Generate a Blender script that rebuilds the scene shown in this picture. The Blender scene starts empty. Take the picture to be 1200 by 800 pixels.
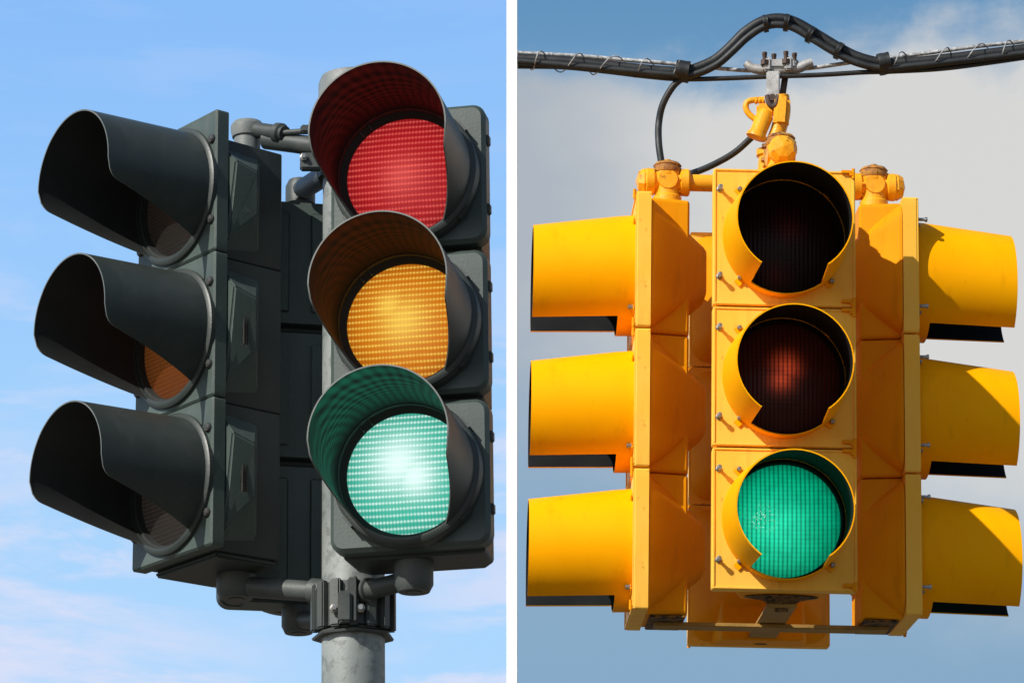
import bpy, bmesh, math, random
from mathutils import Vector, Matrix, noise
random.seed(7)
S = bpy.context.scene
COL = S.collection
R = math.radians
PI = math.pi

# ------------------------------------------------------------------ camera
FPX = 4000.0                       # focal length in photo pixels (1200 wide)
PITCH = R(14.5)
cam = bpy.data.cameras.new('camera')
cam.sensor_width = 36.0
cam.lens = FPX / 1200 * 36.0
cam.clip_start = 0.05
cam.clip_end = 5000
co = bpy.data.objects.new('camera', cam)
COL.objects.link(co)
co.location = (0, 0, 1.6)
co.rotation_euler = (PI / 2 + PITCH, 0, 0)
S.camera = co
CAMP = Vector((0, 0, 1.6))
CAMR = Matrix.Rotation(PI / 2 + PITCH, 3, 'X')

class Rig:
    """frame of one suspended or pole-mounted assembly, standing in the world"""
    def __init__(s, px, py, depth, elev, roll=0.0):
        c = Vector(((px - 600) / FPX, (400 - py) / FPX, -1.0)) * depth
        s.o = CAMP + CAMR @ c
        F = (s.o - CAMP).normalized()
        X = F.cross(CAMR @ Vector((0, 1, 0))).normalized()
        U = X.cross(F)
        if roll:
            q = Matrix.Rotation(roll, 3, F); X = q @ X; U = q @ U
        Z = U * math.cos(elev) + F * math.sin(elev)
        Y = F * math.cos(elev) - U * math.sin(elev)
        s.m = Matrix(((X.x, Y.x, Z.x, s.o.x), (X.y, Y.y, Z.y, s.o.y), (X.z, Y.z, Z.z, s.o.z), (0, 0, 0, 1)))
        s.inv = s.m.inverted()
    def P(s, px, py, y=0.0):
        """local point on the plane Y=y that is seen at a photo position"""
        a = s.inv @ CAMP
        d = (s.inv.to_3x3() @ (CAMR @ Vector(((px - 600) / FPX, (400 - py) / FPX, -1.0))))
        t = (y - a.y) / d.y
        return a + d * t

# ------------------------------------------------------------------ node helpers
def newmat(name):
    m = bpy.data.materials.new(name); m.use_nodes = True
    nt = m.node_tree; b = nt.nodes['Principled BSDF']
    return m, nt, b
def N(nt, typ, **kw):
    n = nt.nodes.new(typ)
    for k, v in kw.items():
        if k in n.inputs: n.inputs[k].default_value = v
        else: setattr(n, k, v)
    return n
def L(nt, a, b): nt.links.new(a, b)
def M(nt, op, a, b=None, c=None, clamp=False):
    n = nt.nodes.new('ShaderNodeMath'); n.operation = op; n.use_clamp = clamp
    for i, v in enumerate((a, b, c)):
        if v is None: continue
        if isinstance(v, (int, float)): n.inputs[i].default_value = v
        else: nt.links.new(v, n.inputs[i])
    return n.outputs[0]
def MIX(nt, f, a, b, mode='MIX'):
    n = nt.nodes.new('ShaderNodeMix'); n.data_type = 'RGBA'; n.blend_type = mode
    for i, v in ((0, f), (6, a), (7, b)):
        if isinstance(v, (int, float)): n.inputs[i].default_value = v
        elif isinstance(v, tuple): n.inputs[i].default_value = v if len(v) == 4 else v + (1,)
        else: nt.links.new(v, n.inputs[i])
    return n.outputs[2]
def SM(nt, v, a, b):
    n = nt.nodes.new('ShaderNodeMapRange'); n.interpolation_type = 'SMOOTHSTEP'
    nt.links.new(v, n.inputs[0]) if not isinstance(v, (int, float)) else None
    n.inputs[1].default_value = a; n.inputs[2].default_value = b
    return n.outputs[0]
def tex(nt, scale, detail=4, rough=0.55, vec=None, stretch=None, coord='Object', dist=0.0):
    tc = N(nt, 'ShaderNodeTexCoord')
    v = vec or tc.outputs[coord]
    if stretch:
        mp = N(nt, 'ShaderNodeMapping'); mp.inputs['Scale'].default_value = stretch
        L(nt, v, mp.inputs[0]); v = mp.outputs[0]
    n = N(nt, 'ShaderNodeTexNoise'); n.inputs['Scale'].default_value = scale
    n.inputs['Detail'].default_value = detail; n.inputs['Roughness'].default_value = rough
    n.inputs['Distortion'].default_value = dist
    L(nt, v, n.inputs['Vector'])
    return n.outputs['Fac']

def paint(name, col, col2, rough=0.45, var=6.0, dirt=(0.05, 0.035, 0.02), dirt_lo=0.62, dirt_amt=0.5, bump=0.15,
          metal=0.0, streak=True, spec=0.5, fine=180):
    m, nt, b = newmat(name)
    n1 = tex(nt, var, 5)
    c = MIX(nt, SM(nt, n1, 0.35, 0.68), col, col2)
    if streak:
        n2 = tex(nt, 9, 5, 0.6, stretch=(3.5, 3.5, 0.5))
        c = MIX(nt, M(nt, 'MULTIPLY', SM(nt, n2, 0.52, 0.78), 0.28 * dirt_amt / 0.5), c, dirt)
    n3 = tex(nt, 38, 6, 0.65)
    c = MIX(nt, M(nt, 'MULTIPLY', SM(nt, n3, dirt_lo, dirt_lo + 0.10), dirt_amt), c, dirt)
    L(nt, c, b.inputs['Base Color'])
    b.inputs['Metallic'].default_value = metal
    b.inputs['Specular IOR Level'].default_value = spec
    nf = tex(nt, fine, 3)
    L(nt, M(nt, 'ADD', M(nt, 'MULTIPLY', n1, 0.22), rough - 0.1), b.inputs['Roughness'])
    bp = N(nt, 'ShaderNodeBump'); bp.inputs['Strength'].default_value = bump; bp.inputs['Distance'].default_value = 0.0015
    L(nt, M(nt, 'ADD', nf, M(nt, 'MULTIPLY', n3, 0.8)), bp.inputs['Height']); L(nt, bp.outputs[0], b.inputs['Normal'])
    return m

MT = {}
MT['dark_plate'] = paint('dark_green_paint', (0.050, 0.072, 0.064), (0.070, 0.096, 0.086), 0.5, 5, (0.13, 0.14, 0.13), 0.60, 0.4, 0.2)
MT['dark_body'] = paint('dark_body_plastic', (0.021, 0.029, 0.027), (0.030, 0.040, 0.037), 0.5, 5, (0.07, 0.075, 0.07), 0.66, 0.25, 0.2)
MT['dark_visor'] = paint('dark_visor_plastic', (0.026, 0.035, 0.032), (0.038, 0.048, 0.045), 0.42, 7, (0.085, 0.09, 0.088), 0.62, 0.35, 0.15)
MT['visor_in'] = paint('visor_inside_matt', (0.016, 0.018, 0.018), (0.022, 0.025, 0.024), 0.6, 7, (0.03, 0.03, 0.03), 0.7, 0.2, 0.15)
MT['visor_in_lit'] = paint('visor_inside_satin', (0.020, 0.020, 0.020), (0.030, 0.030, 0.030), 0.58, 7, (0.03, 0.03, 0.03), 0.7, 0.2, 0.15, spec=0.05, fine=420)
MT['door'] = paint('grey_green_door', (0.040, 0.058, 0.052), (0.056, 0.077, 0.070), 0.42, 4, (0.10, 0.11, 0.10), 0.68, 0.2, 0.15)
MT['rim'] = paint('worn_rim', (0.10, 0.115, 0.11), (0.15, 0.16, 0.155), 0.5, 20)
MT['galv'] = paint('galvanised_steel', (0.21, 0.235, 0.23), (0.30, 0.33, 0.32), 0.55, 7, (0.12, 0.135, 0.13), 0.50, 0.6, 0.2, metal=0.15)
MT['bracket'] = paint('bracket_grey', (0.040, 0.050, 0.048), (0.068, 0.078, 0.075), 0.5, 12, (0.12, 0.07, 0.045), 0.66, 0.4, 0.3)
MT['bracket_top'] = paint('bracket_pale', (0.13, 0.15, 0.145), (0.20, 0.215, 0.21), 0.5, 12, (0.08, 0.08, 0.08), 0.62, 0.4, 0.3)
MT['bolt'] = paint('bolt_steel', (0.42, 0.42, 0.40), (0.25, 0.24, 0.22), 0.35, 60, metal=0.8)
MT['dbolt'] = paint('dark_bolt', (0.05, 0.055, 0.055), (0.09, 0.09, 0.09), 0.4, 60, metal=0.4)
MT['white'] = paint('white_board', (0.95, 0.97, 1.0), (0.95, 0.97, 1.0), 0.9, 5, (0.95, 0.97, 1.0), 0.9, 0.0, 0.0, streak=False, spec=0.0)
MT['yvisor'] = paint('yellow_visor_paint', (0.96, 0.395, 0.0), (0.98, 0.43, 0.0), 0.5, 5, (0.40, 0.14, 0.002), 0.66, 0.35, 0.12, spec=0.06)
MT['ydoor'] = paint('faded_yellow_door_paint', (0.93, 0.50, 0.050), (0.96, 0.55, 0.080), 0.5, 5, (0.38, 0.14, 0.015), 0.61, 0.45, 0.14, spec=0.15)
MT['yhouse'] = paint('orange_yellow_housing_paint', (0.78, 0.280, 0.002), (0.86, 0.335, 0.004), 0.52, 5, (0.35, 0.10, 0.004), 0.66, 0.45, 0.14, spec=0.08)
MT['yfit'] = paint('yellow_fitting_paint', (0.86, 0.36, 0.006), (0.90, 0.42, 0.012), 0.42, 16, (0.22, 0.08, 0.015), 0.60, 0.75, 0.5, spec=0.4)
MT['rust'] = paint('rusty_cap', (0.30, 0.12, 0.03), (0.60, 0.28, 0.03), 0.7, 45, (0.05, 0.025, 0.012), 0.50, 0.9, 0.8)
MT['soot'] = paint('sooty_rust', (0.10, 0.05, 0.012), (0.40, 0.19, 0.02), 0.8, 40, (0.015, 0.012, 0.010), 0.45, 1.0, 0.8)
MT['strap'] = paint('weathered_strap', (0.30, 0.17, 0.03), (0.38, 0.22, 0.045), 0.7, 14, (0.12, 0.07, 0.03), 0.6, 0.6, 0.3)
MT['yin'] = paint('black_visor_lining', (0.008, 0.009, 0.010), (0.012, 0.013, 0.014), 0.75, 9, (0.02, 0.02, 0.02), 0.7, 0.2, 0.1, spec=0.15)
MT['cable'] = paint('black_cable_rubber', (0.009, 0.011, 0.012), (0.018, 0.020, 0.021), 0.5, 30, (0.04, 0.04, 0.04), 0.66, 0.4, 0.3)
MT['strand'] = paint('frosted_strand', (0.22, 0.23, 0.23), (0.60, 0.61, 0.62), 0.6, 90, (0.10, 0.10, 0.10), 0.54, 0.8, 0.5, metal=0.2)
MT['zinc'] = paint('zinc_casting', (0.38, 0.38, 0.37), (0.52, 0.52, 0.51), 0.5, 30, (0.30, 0.15, 0.08), 0.60, 0.6, 0.5, metal=0.4)
MT['stud'] = paint('dark_stud', (0.05, 0.035, 0.03), (0.10, 0.06, 0.045), 0.6, 80, metal=0.3)
MT['slot'] = paint('rusty_slats', (0.030, 0.024, 0.020), (0.018, 0.017, 0.016), 0.7, 60)

def lens_mat(name, dark, mid, hot, hx, hz, hr, rows, cols, gain, kind='grid', base=(0.005, 0.005, 0.005), Rr=0.118, hot2=None, hotk=0.5, spec=0.5, glint=False):
    """prismatic traffic lens: rows of small bright prisms around a glow put into the emission"""
    m, nt, b = newmat(name)
    tc = N(nt, 'ShaderNodeTexCoord'); sp = N(nt, 'ShaderNodeSeparateXYZ'); L(nt, tc.outputs['Object'], sp.inputs[0])
    x, z = sp.outputs[0], sp.outputs[2]
    wob = tex(nt, 14, 2)
    def dist(cx, cz, r):
        dx = M(nt, 'DIVIDE', M(nt, 'SUBTRACT', x, cx), r); dz = M(nt, 'DIVIDE', M(nt, 'SUBTRACT', z, cz), r)
        return M(nt, 'ADD', M(nt, 'MULTIPLY', dx, dx), M(nt, 'MULTIPLY', dz, dz))
    g = M(nt, 'POWER', 2.718, M(nt, 'MULTIPLY', dist(hx, hz, hr), -1.0))
    if hot2:
        g2 = M(nt, 'POWER', 2.718, M(nt, 'MULTIPLY', dist(*hot2), -1.0))
        g = M(nt, 'MAXIMUM', g, g2)
    edge = SM(nt, dist(0, 0, Rr), 1.25, 0.35)
    fx = M(nt, 'SINE', M(nt, 'MULTIPLY', x, cols * 2 * PI)); fz = M(nt, 'SINE', M(nt, 'MULTIPLY', M(nt, 'ADD', M(nt, 'ADD', z, M(nt, 'MULTIPLY', M(nt, 'MULTIPLY', x, x), -0.45)), M(nt, 'MULTIPLY', wob, 0.002)), rows * 2 * PI))
    if kind == 'grid':
        row = M(nt, 'POWER', M(nt, 'ADD', M(nt, 'MULTIPLY', fz, 0.5), 0.5), 3.0)
        colm = M(nt, 'POWER', M(nt, 'ADD', M(nt, 'MULTIPLY', fx, 0.5), 0.5), 0.8)
        ln = M(nt, 'ADD', M(nt, 'MULTIPLY', row, M(nt, 'ADD', 0.45, M(nt, 'MULTIPLY', colm, 1.0))), M(nt, 'MULTIPLY', colm, 0.16))
    else:
        colm = M(nt, 'POWER', M(nt, 'ADD', M(nt, 'MULTIPLY', fx, 0.5), 0.5), 0.35)
        row = M(nt, 'ADD', M(nt, 'MULTIPLY', fz, 0.10), 0.90)
        ln = M(nt, 'MULTIPLY', colm, row)
    big = tex(nt, 30, 3)
    ln = M(nt, 'MULTIPLY', ln, M(nt, 'ADD', 0.45, M(nt, 'MULTIPLY', big, 1.1)))
    if kind == 'grid':
        c = MIX(nt, M(nt, 'ADD', M(nt, 'MULTIPLY', edge, 0.55), 0.2, clamp=True), dark, mid)
        c = MIX(nt, M(nt, 'MULTIPLY', ln, M(nt, 'ADD', 0.50, M(nt, 'MULTIPLY', g, 0.55)), clamp=True), c, hot)
        c = MIX(nt, M(nt, 'MULTIPLY', g, hotk, clamp=True), c, hot)
    else:
        c = MIX(nt, M(nt, 'MULTIPLY', edge, ln, clamp=True), dark, mid)
        c = MIX(nt, M(nt, 'MULTIPLY', M(nt, 'MULTIPLY', g, ln), 0.95, clamp=True), c, hot)
        if glint:
            gl = M(nt, 'MULTIPLY', SM(nt, tex(nt, 240, 3, 0.6), 0.57, 0.66), M(nt, 'POWER', 2.718, M(nt, 'MULTIPLY', dist(-0.052, 0.002, 0.024), -1.0)))
            c = MIX(nt, gl, c, (0.75, 1.0, 0.85))
    L(nt, c, b.inputs['Emission Color'])
    b.inputs['Emission Strength'].default_value = gain
    b.inputs['Base Color'].default_value = base + (1,)
    b.inputs['Roughness'].default_value = 0.28; b.inputs['Specular IOR Level'].default_value = spec
    bp = N(nt, 'ShaderNodeBump'); bp.inputs['Strength'].default_value = 0.35; bp.inputs['Distance'].default_value = 0.002
    L(nt, ln, bp.inputs['Height']); L(nt, bp.outputs[0], b.inputs['Normal'])
    return m

MT['red_on'] = lens_mat('red_lit_lens', (0.14, 0.002, 0.004), (0.48, 0.008, 0.014), (0.92, 0.13, 0.11), -0.008, -0.004, 0.040, 84, 150, 0.95, hotk=0.42, spec=0.25)
MT['amber_on'] = lens_mat('amber_lit_lens', (0.24, 0.045, 0.001), (0.72, 0.18, 0.002), (1.0, 0.66, 0.10), -0.006, 0.000, 0.044, 84, 150, 1.0, hotk=0.70, hot2=(-0.03, 0.03, 0.028), spec=0.25)
MT['green_on'] = lens_mat('green_lit_lens', (0.005, 0.23, 0.155), (0.015, 0.50, 0.35), (0.78, 1.0, 0.94), 0.016, -0.010, 0.036, 84, 150, 1.06, hotk=0.95, hot2=(-0.015, 0.018, 0.050))
MT['red_off'] = lens_mat('red_unlit_lens', (0.008, 0.007, 0.0065), (0.016, 0.0135, 0.012), (0.04, 0.02, 0.012), 0, 0, 0.05, 120, 120, 0.4, base=(0.012, 0.011, 0.010), spec=0.15)  # lamps off: these three lenses still emit a faint painted glow
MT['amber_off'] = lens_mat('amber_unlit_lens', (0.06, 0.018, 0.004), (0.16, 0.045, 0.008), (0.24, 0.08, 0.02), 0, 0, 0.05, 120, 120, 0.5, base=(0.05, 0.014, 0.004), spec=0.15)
MT['green_off'] = lens_mat('green_unlit_lens', (0.008, 0.0075, 0.007), (0.020, 0.017, 0.015), (0.06, 0.045, 0.035), 0, 0, 0.05, 120, 120, 0.5, base=(0.016, 0.014, 0.013), spec=0.15)
MT['us_red'] = lens_mat('dark_red_lens', (0.0003, 0.0001, 0.0001), (0.0022, 0.0006, 0.0006), (0.012, 0.0015, 0.001), 0.01, 0.02, 0.035, 95, 95, 1, 'col', (0.004, 0.001, 0.001), 0.14, hot2=(-0.02, -0.09, 0.03), spec=0.12)  # unlit lens; its faint reflections are painted as emission
MT['us_amber'] = lens_mat('dark_amber_lens', (0.0022, 0.0005, 0.0003), (0.010, 0.0016, 0.0010), (0.46, 0.050, 0.016), 0.004, 0.026, 0.029, 95, 95, 1, 'col', (0.010, 0.002, 0.001), 0.14, hot2=(-0.006, -0.004, 0.026), spec=0.15)  # unlit lens; red blotch painted as emission for sunlight reflected inside it
MT['us_green'] = lens_mat('vivid_green_lens', (0.0, 0.045, 0.028), (0.0, 0.42, 0.20), (0.02, 0.92, 0.52), -0.018, -0.018, 0.080, 95, 95, 1, 'col', (0.01, 0.04, 0.025), 0.145, spec=0.3, glint=True)

# ------------------------------------------------------------------ mesh helpers
def mkmesh(name, bm, mats, ang=32):
    bmesh.ops.recalc_face_normals(bm, faces=bm.faces)
    me = bpy.data.meshes.new(name); bm.to_mesh(me); bm.free()
    for m in (mats if isinstance(mats, (list, tuple)) else [mats]): me.materials.append(MT[m] if isinstance(m, str) else m)
    me.polygons.foreach_set('use_smooth', [True] * len(me.polygons))
    me.set_sharp_from_angle(angle=R(ang))
    return me
def obj(name, me, parent=None, loc=(0, 0, 0)):
    o = bpy.data.objects.new(name, me); COL.objects.link(o)
    o.parent = parent; o.location = loc
    return o
def thing(name, mat, label, cat, group=None):
    o = bpy.data.objects.new(name, None); COL.objects.link(o)
    o.empty_display_size = 0.1
    o.matrix_world = mat
    o['label'] = label; o['category'] = cat
    if group: o['group'] = group
    return o
def tag(o, label=None, cat=None, group=None, kind=None):
    if label: o['label'] = label
    if cat: o['category'] = cat
    if group: o['group'] = group
    if kind: o['kind'] = kind
    return o

def rrect(w, h, r, n=5, sub=8):
    """outline of a rounded rectangle (x,z), counter-clockwise"""
    pts = []
    for cx, cz, a0 in ((w/2-r, h/2-r, 0), (-w/2+r, h/2-r, 90), (-w/2+r, -h/2+r, 180), (w/2-r, -h/2+r, 270)):
        for i in range(n + 1):
            a = R(a0 + 90 * i / n); pts.append((cx + r * math.cos(a), cz + r * math.sin(a)))
    out = []
    for i, p in enumerate(pts):
        q = pts[(i + 1) % len(pts)]; out.append(p)
        if math.hypot(q[0]-p[0], q[1]-p[1]) > min(w, h) * 0.4:
            for k in range(1, sub * 2): out.append((p[0] + (q[0]-p[0]) * k / (sub * 2), p[1] + (q[1]-p[1]) * k / (sub * 2)))
    return out
def loops(bm, L_, close=True, cap0=False, cap1=False, mi=0):
    V = [[bm.verts.new(p) for p in lp] for lp in L_]
    n = len(V[0])
    for i in range(len(V) - 1):
        for j in range(n if close else n - 1):
            k = (j + 1) % n
            f = bm.faces.new((V[i][j], V[i][k], V[i+1][k], V[i+1][j])); f.material_index = mi
    if cap0: bm.faces.new(V[0]).material_index = mi
    if cap1: bm.faces.new(list(reversed(V[-1]))).material_index = mi
    return V
def plate_hole(bm, w, h, rc, hole, y0, y1, b=0.003, zc=0.0):
    o = rrect(w, h, rc); oi = rrect(w - 2*b, h - 2*b, max(rc - b, 0.0005))
    ang = [math.atan2(z, x) for x, z in o]
    def L2(pts, y): return [(x, y, z + zc) for x, z in pts]
    circ = [(hole * math.cos(a), hole * math.sin(a)) for a in ang]
    V = [[bm.verts.new(p) for p in lp] for lp in (L2(circ, y1), L2(circ, y0), L2(oi, y0), L2(o, y0 + b), L2(o, y1))]
    n = len(o)
    for i in range(5):
        a, c = V[i], V[(i + 1) % 5]
        for j in range(n):
            k = (j + 1) % n
            bm.faces.new((a[j], a[k], c[k], c[j]))
def lathe_y(bm, prof, seg=48, c=(0, 0, 0), closed=False, mi=0, cap=True):
    lps = []
    for r, y in prof:
        lps.append([(c[0] + r * math.cos(2*PI*i/seg), c[1] + y, c[2] + r * math.sin(2*PI*i/seg)) for i in range(seg)])
    if closed: lps.append(lps[0])
    V = [[bm.verts.new(p) for p in lp] for lp in (lps[:-1] if closed else lps)]
    if closed: V.append(V[0])
    for i in range(len(V) - 1):
        for j in range(seg):
            k = (j+1) % seg
            bm.faces.new((V[i][j], V[i][k], V[i+1][k], V[i+1][j])).material_index = mi
    if not closed and cap:
        bm.faces.new(V[0]).material_index = mi; bm.faces.new(list(reversed(V[-1]))).material_index = mi
def lathe(bm, prof, p0, axis, seg=24, mi=0, rot=0.0):
    """prof = [(radius, distance along axis)] from p0"""
    ax = Vector(axis).normalized()
    t = Vector((0, 0, 1)) if abs(ax.z) < 0.9 else Vector((1, 0, 0))
    u = ax.cross(t).normalized(); v = ax.cross(u)
    p0 = Vector(p0)
    V = []
    for r, d in prof:
        V.append([bm.verts.new(p0 + ax * d + (u * math.cos(2*PI*i/seg + rot) + v * math.sin(2*PI*i/seg + rot)) * r) for i in range(seg)])
    for i in range(len(V) - 1):
        for j in range(seg):
            k = (j+1) % seg
            bm.faces.new((V[i][j], V[i][k], V[i+1][k], V[i+1][j])).material_index = mi
    bm.faces.new(V[0]).material_index = mi; bm.faces.new(list(reversed(V[-1]))).material_index = mi
def box(bm, c, s, bev=0.002, rot=None, mi=0):
    t = bmesh.new(); bmesh.ops.create_cube(t, size=1)
    for v in t.verts: v.co = Vector((v.co.x * s[0], v.co.y * s[1], v.co.z * s[2]))
    if bev: bmesh.ops.bevel(t, geom=t.edges[:], offset=bev, segments=2, affect='EDGES')
    for v in t.verts:
        if rot is not None: v.co = rot @ v.co
        v.co += Vector(c)
    mp = {v: bm.verts.new(v.co) for v in t.verts}
    for f in t.faces: bm.faces.new([mp[v] for v in f.verts]).material_index = mi
    t.free()
def crom(pts, sub=8):
    P = [Vector(p) for p in pts]; P = [P[0] * 2 - P[1]] + P + [P[-1] * 2 - P[-2]]
    out = []
    for i in range(1, len(P) - 2):
        a, b, c, d = P[i-1:i+3]
        for k in range(sub):
            t = k / sub
            out.append(0.5 * ((2*b) + (c-a)*t + (2*a-5*b+4*c-d)*t*t + (3*b-a-3*c+d)*t**3))
    out.append(P[-2]); return out
def tube(bm, path, r, seg=12, mi=0):
    path = [Vector(p) for p in path]
    up = Vector((0.123, 0.97, 0.21)).normalized(); V = []
    rr = r if callable(r) else (lambda t: r)
    for i, p in enumerate(path):
        d = (path[min(i+1, len(path)-1)] - path[max(i-1, 0)]).normalized()
        u = (up - d * up.dot(d)).normalized(); up = u; v = d.cross(u)
        q = rr(i / (len(path) - 1))
        V.append([bm.verts.new(p + (u * math.cos(2*PI*k/seg) + v * math.sin(2*PI*k/seg)) * q) for k in range(seg)])
    for i in range(len(V) - 1):
        for j in range(seg):
            k = (j+1) % seg
            bm.faces.new((V[i][j], V[i][k], V[i+1][k], V[i+1][j])).material_index = mi
    bm.faces.new(V[0]).material_index = mi; bm.faces.new(list(reversed(V[-1]))).material_index = mi
def shell(bm, Lf, r0, r1, A, th, tilt=0.0, nt=24, na=72, y0=0.0, zsq=1.0):
    """open hood: radius r0 at the door to r1 at the mouth, half-angle A(t) measured from the top; slot 0 outside, 1 inside, 2 rim"""
    O, I = [], []
    for i in range(nt + 1):
        t = i / nt; a = A(t); y = y0 - t * Lf
        o, q = [], []
        for j in range(na + 1):
            s = -a + 2 * a * j / na
            for lst, rad in ((o, r0 + (r1-r0)*t), (q, r0 + (r1-r0)*t - th)):
                lst.append(bm.verts.new((rad * math.sin(s), y, rad * math.cos(s) * zsq - math.tan(tilt) * (t * Lf))))
        O.append(o); I.append(q)
    for i in range(nt):
        for j in range(na):
            bm.faces.new((O[i][j], O[i][j+1], O[i+1][j+1], O[i+1][j])).material_index = 0
            bm.faces.new((I[i][j], I[i+1][j], I[i+1][j+1], I[i][j+1])).material_index = 1
        for j in (0, na):
            bm.faces.new((O[i][j], O[i+1][j], I[i+1][j], I[i][j])).material_index = 2
    for i in (0, nt):
        for j in range(na):
            bm.faces.new((O[i][j], I[i][j], I[i][j+1], O[i][j+1])).material_index = 2
def dome(Rr, bulge, mat, name='lens'):
    bm = bmesh.new()
    prof = []
    for i in range(15):
        a = i / 14
        prof.append((max(Rr * (1 - a), 0.0004), -bulge * (1 - (1 - a) ** 2)))
    lathe_y(bm, prof, 64)
    return mkmesh(name, bm, mat, 60)

# ------------------------------------------------------------------ YELLOW HEADS (right)
HU = 0.343
def us_meshes():
    g = {}
    # housing of one section
    bm = bmesh.new()
    lps = []
    for (y, hw) in ((0.036, 0.116), (0.050, 0.115), (0.128, 0.098), (0.133, 0.093)):
        hh = HU/2 - 0.0012
        if y > 0.13: hh -= 0.004
        lps.append([(x, y, z) for x, z in rrect(2*hw, 2*hh, 0.012, 4, 1)])
    loops(bm, lps, cap0=True, cap1=True)
    bmc = bmesh.new()
    lps = []
    for y, hw, hh, rc in ((0.0365, 0.166, 0.160, 0.045), (0.042, 0.165, 0.158, 0.045), (0.172, 0.066, 0.062, 0.020), (0.178, 0.058, 0.054, 0.016)):
        lps.append([(x, y, z) for x, z in rrect(2*hw, 2*hh, rc, 6, 1)])
    n_ = min(len(l) for l in lps); lps = [l[:n_] for l in lps]
    loops(bmc, lps, cap0=True, cap1=True)
    g['cone'] = mkmesh('reflector_cone', bmc, 'yhouse', 18)
    g['housing'] = mkmesh('yellow_section_housing', bm, 'yhouse', 25)
    # door
    bm = bmesh.new()
    plate_hole(bm, HU - 0.001, HU - 0.004, 0.006, 0.146, 0.0, 0.035, 0.003)
    # raised lip on the face edge
    for (c, s) in (((0, 0.000, HU/2 - 0.006), (HU - 0.006, 0.006, 0.005)), ((0, 0.000, -HU/2 + 0.006), (HU - 0.006, 0.006, 0.005)),
                   ((-HU/2 + 0.0045, 0.000, 0), (0.005, 0.006, HU - 0.018)), ((HU/2 - 0.0045, 0.000, 0), (0.005, 0.006, HU - 0.018))):
        box(bm, c, s, 0.001)
    g['door'] = mkmesh('yellow_door', bm, 'ydoor', 30)
    # seat the lens ring
    bm = bmesh.new()
    lathe_y(bm, [(0.1462, 0.012), (0.138, 0.008), (0.134, 0.030), (0.1462, 0.032)], 64, closed=True)
    g['gasket'] = mkmesh('lens_gasket', bm, 'yin', 40)
    # visor: full collar then a tunnel with the bottom left open
    bm = bmesh.new()
    shell(bm, 0.044, 0.1490, 0.1478, lambda t: PI, 0.003, R(3.2), 4, 96, 0.004)
    A = R(180 - 35)
    bm2 = bmesh.new()
    shell(bm2, 0.208, 0.1478, 0.1365, lambda t: A, 0.003, R(4.2), 12, 96, 0)
    dz = -math.tan(R(3.2)) * 0.044
    mp = {v: bm.verts.new((v.co.x, v.co.y - 0.0400, v.co.z + dz)) for v in bm2.verts}
    for f in bm2.faces: bm.faces.new([mp[v] for v in f.verts]).material_index = f.material_index
    bm2.free()
    # mounting tabs
    for sx, sz in ((-1, 1), (-1, -1), (1, -1), (1, 1)):
        a = math.atan2(sz * 0.112, sx * 0.108)
        box(bm, (0.1545 * math.cos(a), -0.0035, 0.1545 * math.sin(a)), (0.022, 0.003, 0.018), 0.0008, Matrix.Rotation(-a, 3, 'Y'))
    g['visor'] = mkmesh('yellow_tunnel_visor', bm, ['yvisor', 'yin', 'yvisor'], 40)
    # latch bolt, screw, hinge
    bm = bmesh.new()
    lathe(bm, [(0.0075, 0), (0.0075, 0.003), (0.0042, 0.004), (0.0042, 0.020), (0.0062, 0.0205), (0.0062, 0.026), (0.002, 0.027)], (0, 0, 0), (0, -1, 0), 12)
    g['latch'] = mkmesh('latch_bolt', bm, 'bolt')
    bm = bmesh.new()
    lathe(bm, [(0.006, 0), (0.006, 0.009), (0.0035, 0.012)], (0, 0, 0), (0, -1, 0), 10)
    g['screw'] = mkmesh('visor_screw', bm, 'bolt')
    bm = bmesh.new()
    box(bm, (0, 0, 0), (0.030, 0.010, 0.008), 0.001); box(bm, (0.010, -0.001, -0.006), (0.010, 0.010, 0.008), 0.001)
    lathe(bm, [(0.004, 0), (0.004, 0.024)], (0.014, -0.002, -0.016), (0, 0, 1), 10)
    g['hinge'] = mkmesh('hinge', bm, 'yhouse')
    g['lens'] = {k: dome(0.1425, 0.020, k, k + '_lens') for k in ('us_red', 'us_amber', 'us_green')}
    return g
UG = us_meshes()
def us_head(mat, label):
    t = thing('traffic_light', mat, label, 'traffic light', 'yellow signal heads of the hanging four way cluster')
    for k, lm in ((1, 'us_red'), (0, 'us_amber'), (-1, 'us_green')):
        z = k * HU
        hs = obj('housing', UG['housing'], t, (0, 0, z))
        obj('reflector_cone', UG['cone'], hs)
        d = obj('door', UG['door'], t, (0, 0, z))
        for sz in (0.117, -0.100): obj('latch_bolt', UG['latch'], d, (-0.156, 0, sz))
        for sx, sz in ((-0.108, 0.116), (-0.107, -0.104), (0.112, -0.108)): obj('screw', UG['screw'], d, (sx, -0.0045, sz))
        for sz in (0.166, -0.155): obj('hinge', UG['hinge'], d, (0.152, -0.004, sz))
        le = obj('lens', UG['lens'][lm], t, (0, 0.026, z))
        obj('gasket', UG['gasket'], le, (0, -0.026, 0))
        obj('visor', UG['visor'], t, (0, 0, z))
    return t

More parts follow.
